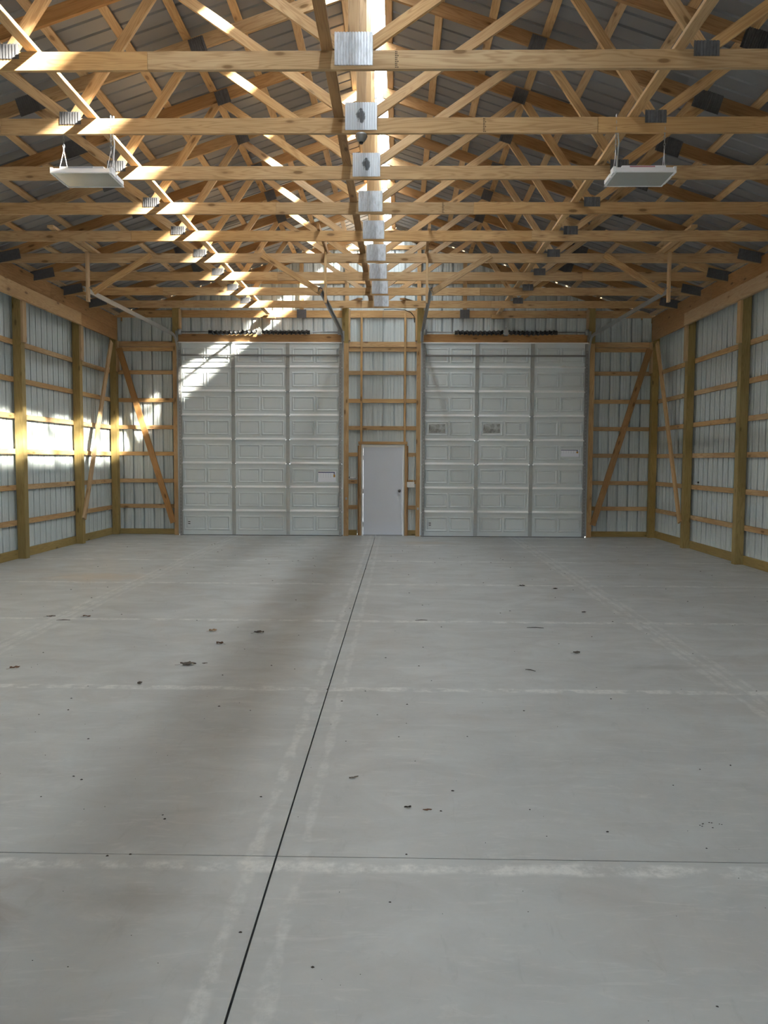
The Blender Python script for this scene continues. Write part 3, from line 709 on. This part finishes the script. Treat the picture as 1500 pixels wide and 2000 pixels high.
# ---------------------------------------------------------------- hanging light fixtures
def fixture(cx, label, s):
    zc_ = 4.33; root = empty('hanging_light', (cx, 7.64, zc_), label=label, cat='light fixture')
    w, d, h = .275, .20, .055
    def X(mb, nm, mat, **k): return mb.build(nm, mat, root, Matrix.Translation((cx, 7.64, zc_)), **k)
    v = [(-w, -d), (w, -d), (w, d), (-w, d)]; mb = MB()
    i = 0; mb.v = [(a, b, 0) for a, b in v]+[(a*.93, b*.72, h) for a, b in v]; mb.f = [(0, 1, 5, 4), (1, 2, 6, 5), (2, 3, 7, 6), (3, 0, 4, 7), (4, 5, 6, 7)]
    X(mb, 'housing', 'white')
    mb = MB(); e = .014
    for a, b in (((-w, -d, -.006), (w, -d+e, 0)), ((-w, d-e, -.006), (w, d, 0)), ((-w, -d+e, -.006), (-w+e, d-e, 0)), ((w-e, -d+e, -.006), (w, d-e, 0))): mb.box(a, b)
    X(mb, 'lens_frame', 'white')
    X(MB().box((-w+e, -d+e, -.002), (w-e, d-e, .004)), 'lens', 'diffuser')
    for q in (-1, 1):
        mb = MB(); mb.box((q*w-.012, -d*.85, .0), (q*w+.012, -d*.35, .055)); mb.box((q*w-.012, -d*.2, 0), (q*w+.012, d*.75, .035)); X(mb, 'end_cap', 'white')
    X(MB().box((-.20, -.14, h), (.20, .14, h+.018)), 'ballast_cover', 'white')
    X(MB().box((-.13, -.142, h+.003), (.10, -.1405, h+.015)), 'printed_strip', 'pcb' if s > 0 else 'paper_line')
    for q in (-1, 1):
        x = q*.225; top = 4.915-zc_
        wr = MB(); wr.tube([(x-.03*1, -.05, h+.003), (x, 0, .27)], .0028, 5); wr.tube([(x+.025, .05, h+.003), (x, 0, .27)], .0028, 5); X(wr, 'hanger_wire', 'white')
        ch = MB(); z = .265; k = 0
        while z < top-.01:
            a = .0085; pts = []
            for j in range(9):
                th_ = j/8*6.2832; u, vv = a*math.cos(th_), .019*math.sin(th_)
                pts.append((x+(u if k % 2 else 0), (0 if k % 2 else u), z+.017+vv))
            ch.tube(pts, .0028, 5); z += .029; k += 1
        o = X(ch, 'chain', 'galv', smooth=True)
        # loop over the chord
        X(MB().tube([(x, 0, top-.03), (x, .0, top)], .004, 5), 'chain_hook', 'white')
    xx = -s*-.225 if False else (.225 if s < 0 else -.225)
    X(MB().tube([(xx+.014, .004, h), (xx+.020, .004, .2), (xx+.030, .006, .33), (xx+.016, .006, .45), (xx+.010, .05, .60)], .0065, 8), 'power_cord', 'white' if s < 0 else 'stile', smooth=True)
    return root
f1 = fixture(-2.582, 'white box light hanging on chains over the left side of the floor', -1); f2 = fixture(2.598, 'white box light hanging on chains over the right side, with grey cord', 1)
# small dark lamp holder under the second truss
lh = empty('lamp_holder', (.0, 7.652, 4.75), label='small dark lamp holder under the second truss, below its centre plate', cat='lamp holder')
MB().tube([(.0, 7.652, 4.7495), (.0, 7.652, 4.728), (0, 7.652, 4.70), (0, 7.652, 4.675)], [.050, .058, .046, .026], 18).build('socket_body', 'galv_dark', lh, smooth=True)
MB().tube([(.0, 7.652, 4.676), (.0, 7.652, 4.66)], [.022, .018], 14).build('socket', 'black', lh, smooth=True)

# ---------------------------------------------------------------- switch box, cables, fittings
sb = empty('switch_box', (.64, 17.84, 1.15), label='white double light switch box beside the entry door', cat='switch')
MB().box((.556, 17.79, 1.095), (.722, 17.84, 1.215)).build('box', 'white_trim', sb)
for q in (.605, .672): MB().box((q-.010, 17.782, 1.135), (q+.010, 17.7898, 1.175)).build('toggle', 'white', sb)
MB().tube([(.70, 17.82, 1.216), (.705, 17.83, 1.4), (.725, 17.85, 1.6), (.71, 17.86, 1.8)], .006, 6).build('cable', 'white_trim', sb, smooth=True)
cb = MB().tube([(.02, 17.875, 5.035), (.25, 17.86, 5.04), (.48, 17.855, 5.02), (.62, 17.87, 4.97), (.69, 17.875, 4.88), (.70, 17.875, 4.75)], .007, 6).build('cable', 'rubber', None, smooth=True)
tag(cb, 'black cable arching along the beam above the entry door', 'cable')
def fitting(loc, ax, label):
    r = empty('pipe_fitting', loc, label=label, cat='fitting')
    A = Vector(ax); L = Vector(loc)
    MB().tube([L-A*.07+Vector((0, 0, .012)), L-A*.03, L+A*.03-Vector((0, 0, .004)), L+A*.07+Vector((0, 0, .012))], .014, 8).build('pipe', 'white', r, smooth=True)
    MB().tube([L-A*.085+Vector((0, 0, .02)), L-A*.068+Vector((0, 0, .010))], .017, 8).build('cap', 'black', r, smooth=True)
    MB().tube([L-Vector((0, 0, .036)), L], .009, 8).build('stub', 'white', r, smooth=True)
fitting((-.665, 17.86, 1.295), (1, 0, 0), 'small white pipe fitting on the girt left of the entry door')
fitting((6.06, 15.28, 1.29), (0, 1, 0), 'small white pipe fitting on a girt of the right wall')
for (x, z, lab) in ((-.80, .84, 'left of the entry door'), (.80, .62, 'right of the entry door')):
    o = MB().box((x-.02, 17.68, z-.025), (x+.02, 17.7025, z+.025)).box((x-.008, 17.672, z-.008), (x+.008, 17.68, z+.008)).build('door_sensor', 'galv', None); tag(o, 'small metal safety sensor on the door casing '+lab, 'sensor')

# ---------------------------------------------------------------- leaves, twigs and crumbs on the floor
def leaf(loc, L, w, rz, curl, mat, label, seed, stem=True):
    r = random.Random(seed); root = empty('dry_leaf', loc, label=label, cat='leaf'); nx, ny = 10, 6; v = []; f = []
    for i in range(nx+1):
        u = i/nx; hw = w*.42*(max(0, math.sin(math.pi*min(1, u)))**.9)*(1+.38*math.sin(u*21+seed))
        for j in range(ny+1):
            q = j/ny*2-1; z = .003+curl*L*.13*(1+math.sin(u*8+q*2.2+seed))+curl*L*.10*(1+math.sin(q*4+u*3+seed*2))+.05*r.random()*L
            v.append((L*(u-.5), hw*q*(1-.35*curl), z))
    for i in range(nx):
        for j in range(ny): a = i*(ny+1)+j; f.append((a, a+ny+1, a+ny+2, a+1))
    me = bpy.data.meshes.new('blade'); me.from_pydata(v, [], f); me.update(); me.polygons.foreach_set('use_smooth', [True]*len(me.polygons))
    mw = Matrix.Translation(loc) @ Matrix.Rotation(rz, 4, 'Z')
    o = link('leaf_blade', me, mat, root, mw); so = o.modifiers.new('thick', 'SOLIDIFY'); so.thickness = .0012
    if stem: MB().tube([(-L*.5, 0, .008), (-L*.66, .01*L, .004), (-L*.85, .05*L, .003)], .0012, 5).build('leaf_stem', mat, root, mw)
for a in [((-1.46, 7.74, 0), .075, .065, .3, .55, 'leaf_tan', 'tan curled leaf, leftmost of three near the middle of the floor'),
          ((-1.27, 7.20, 0), .070, .060, 2.9, .65, 'leaf', 'dark red-brown curled leaf just below the tan leaf'),
          ((-.99, 7.67, 0), .095, .07, .2, .45, 'leaf_grey', 'grey-brown leaf closest to the centre joint, in the shade band'),
          ((-1.36, 6.44, 0), .13, .085, .1, .40, 'leaf_grey', 'large crumpled grey-brown leaf with upturned tips, nearest leaf left of the joint'),
          ((-1.235, 6.49, 0), .045, .02, .3, .3, 'leaf_grey', 'narrow leaf scrap right beside the large crumpled leaf'),
          ((-1.58, 5.88, 0), .045, .05, 1.0, .8, 'leaf_grey', 'small grey curled leaf lying on the pale cross joint'),
          ((-2.73, 6.28, 0), .075, .04, .5, .5, 'leaf', 'reddish-brown leaf at the left edge of the floor'),
          ((-3.36, 8.38, 0), .09, .03, .3, .3, 'leaf_grey', 'thin grey leaf far left, beside the dark twig'),
          ((-2.98, 8.40, 0), .08, .05, .1, .4, 'leaf', 'brown leaf far left, right of the twig'),
          ((2.056, 10.73, 0), .075, .05, .1, .4, 'spec', 'black leaf scrap far right, the farther of two'),
          ((2.46, 10.50, 0), .070, .05, .4, .4, 'spec', 'black leaf scrap far right, the nearer of two'),
          ((2.46, 8.87, 0), .05, .035, .2, .5, 'spec', 'small black leaf right of the middle, farther than the grey curled one'),
          ((1.956, 6.97, 0), .065, .05, .2, .6, 'leaf_grey', 'grey curled leaf on the right half of the floor'),
          ((.425, 3.79, 0), .035, .018, .3, .5, 'spec', 'black pointed chip in the near middle of the floor'),
          ((.52, 3.76, 0), .045, .012, .12, .4, 'leaf', 'reddish sliver beside the black chip in the near middle'),
          ((.14, 4.15, 0), .055, .016, .5, .2, 'leaf_grey', 'faint grey leaf scrap just right of the joint in the near part')]:
    leaf(*a, seed=hash(a[1]*1000) % 97+1, stem=a[1] > .06)
for (x, y, L, rz, lab) in ((-3.15, 8.20, .14, .1, 'thin dark twig far left between two leaves'), (2.52-.75, 8.02, .17, -.1, 'thin dark twig on the far right of the floor'), (.62, 8.35, .13, .15, 'thin twig just right of the centre joint in the distance'), (1.45, 6.37, .09, -.6, 'short twig on the right part of the floor')):
    c_, s2 = math.cos(rz), math.sin(rz)
    o = MB().tube([(x-c_*L/2, y-s2*L/2, .004), (x, y+.006, .007), (x+c_*L/2, y+s2*L/2, .004)], [.002, .004, .0025], 6).build('twig', 'spec'); tag(o, lab, 'twig')
crumb = MB()
rr = random.Random(3)
def chip(x, y, sz):
    i = len(crumb.v); n = 5; a0 = rr.random()*6
    for k in range(n): a = a0+k*6.283/n; q = sz*(.6+.6*rr.random()); crumb.v.append((x+math.cos(a)*q*1.3, y+math.sin(a)*q, .0004))
    crumb.v.append((x, y, sz*.55+.001)); crumb.f += [(i+k, i+(k+1) % n, i+n) for k in range(n)]
for _ in range(420):
    y = 1.9+rr.random()**1.2*14; chip(rr.uniform(-.62, .62)*min(y+.6, 8.5)+.2, y, rr.choice((.0018, .0025, .0035, .005, .007))*(.7+y*.07))
for k in range(9): chip(1.84+rr.uniform(-.06, .06), 3.65+rr.uniform(-.03, .03), .004)
crumb_o = crumb.build('floor_crumbs', 'spec'); tag(crumb_o, 'scattered dark crumbs and grit across the concrete floor', 'debris', kind='stuff')
GROUPS = {'roof_truss': 'roof trusses in a row', 'lateral_brace': 'long braces on the truss chords', 'wall_post': 'posts along the side walls', 'wall_header': 'header beams on the side walls',
          'diagonal_brace': 'diagonal corner braces', 'door_post': 'posts beside the garage doors', 'knee_brace': 'short braces at the middle posts', 'wall_stud': 'studs above the entry door',
          'garage_door': 'pair of garage doors', 'door_header': 'headers above the garage doors', 'door_track': 'garage door tracks', 'torsion_spring': 'springs above the garage doors',
          'track_hanger': 'hangers holding the track ends', 'hanging_light': 'hanging box lights', 'pipe_fitting': 'white fittings on the girts', 'door_sensor': 'sensors by the garage doors',
          'dry_leaf': 'dry leaves on the floor', 'twig': 'twigs on the floor'}
for o in bpy.data.objects:
    if o.parent is None and o.get('category') and o.name.split('.')[0] in GROUPS: o['group'] = GROUPS[o.name.split('.')[0]]
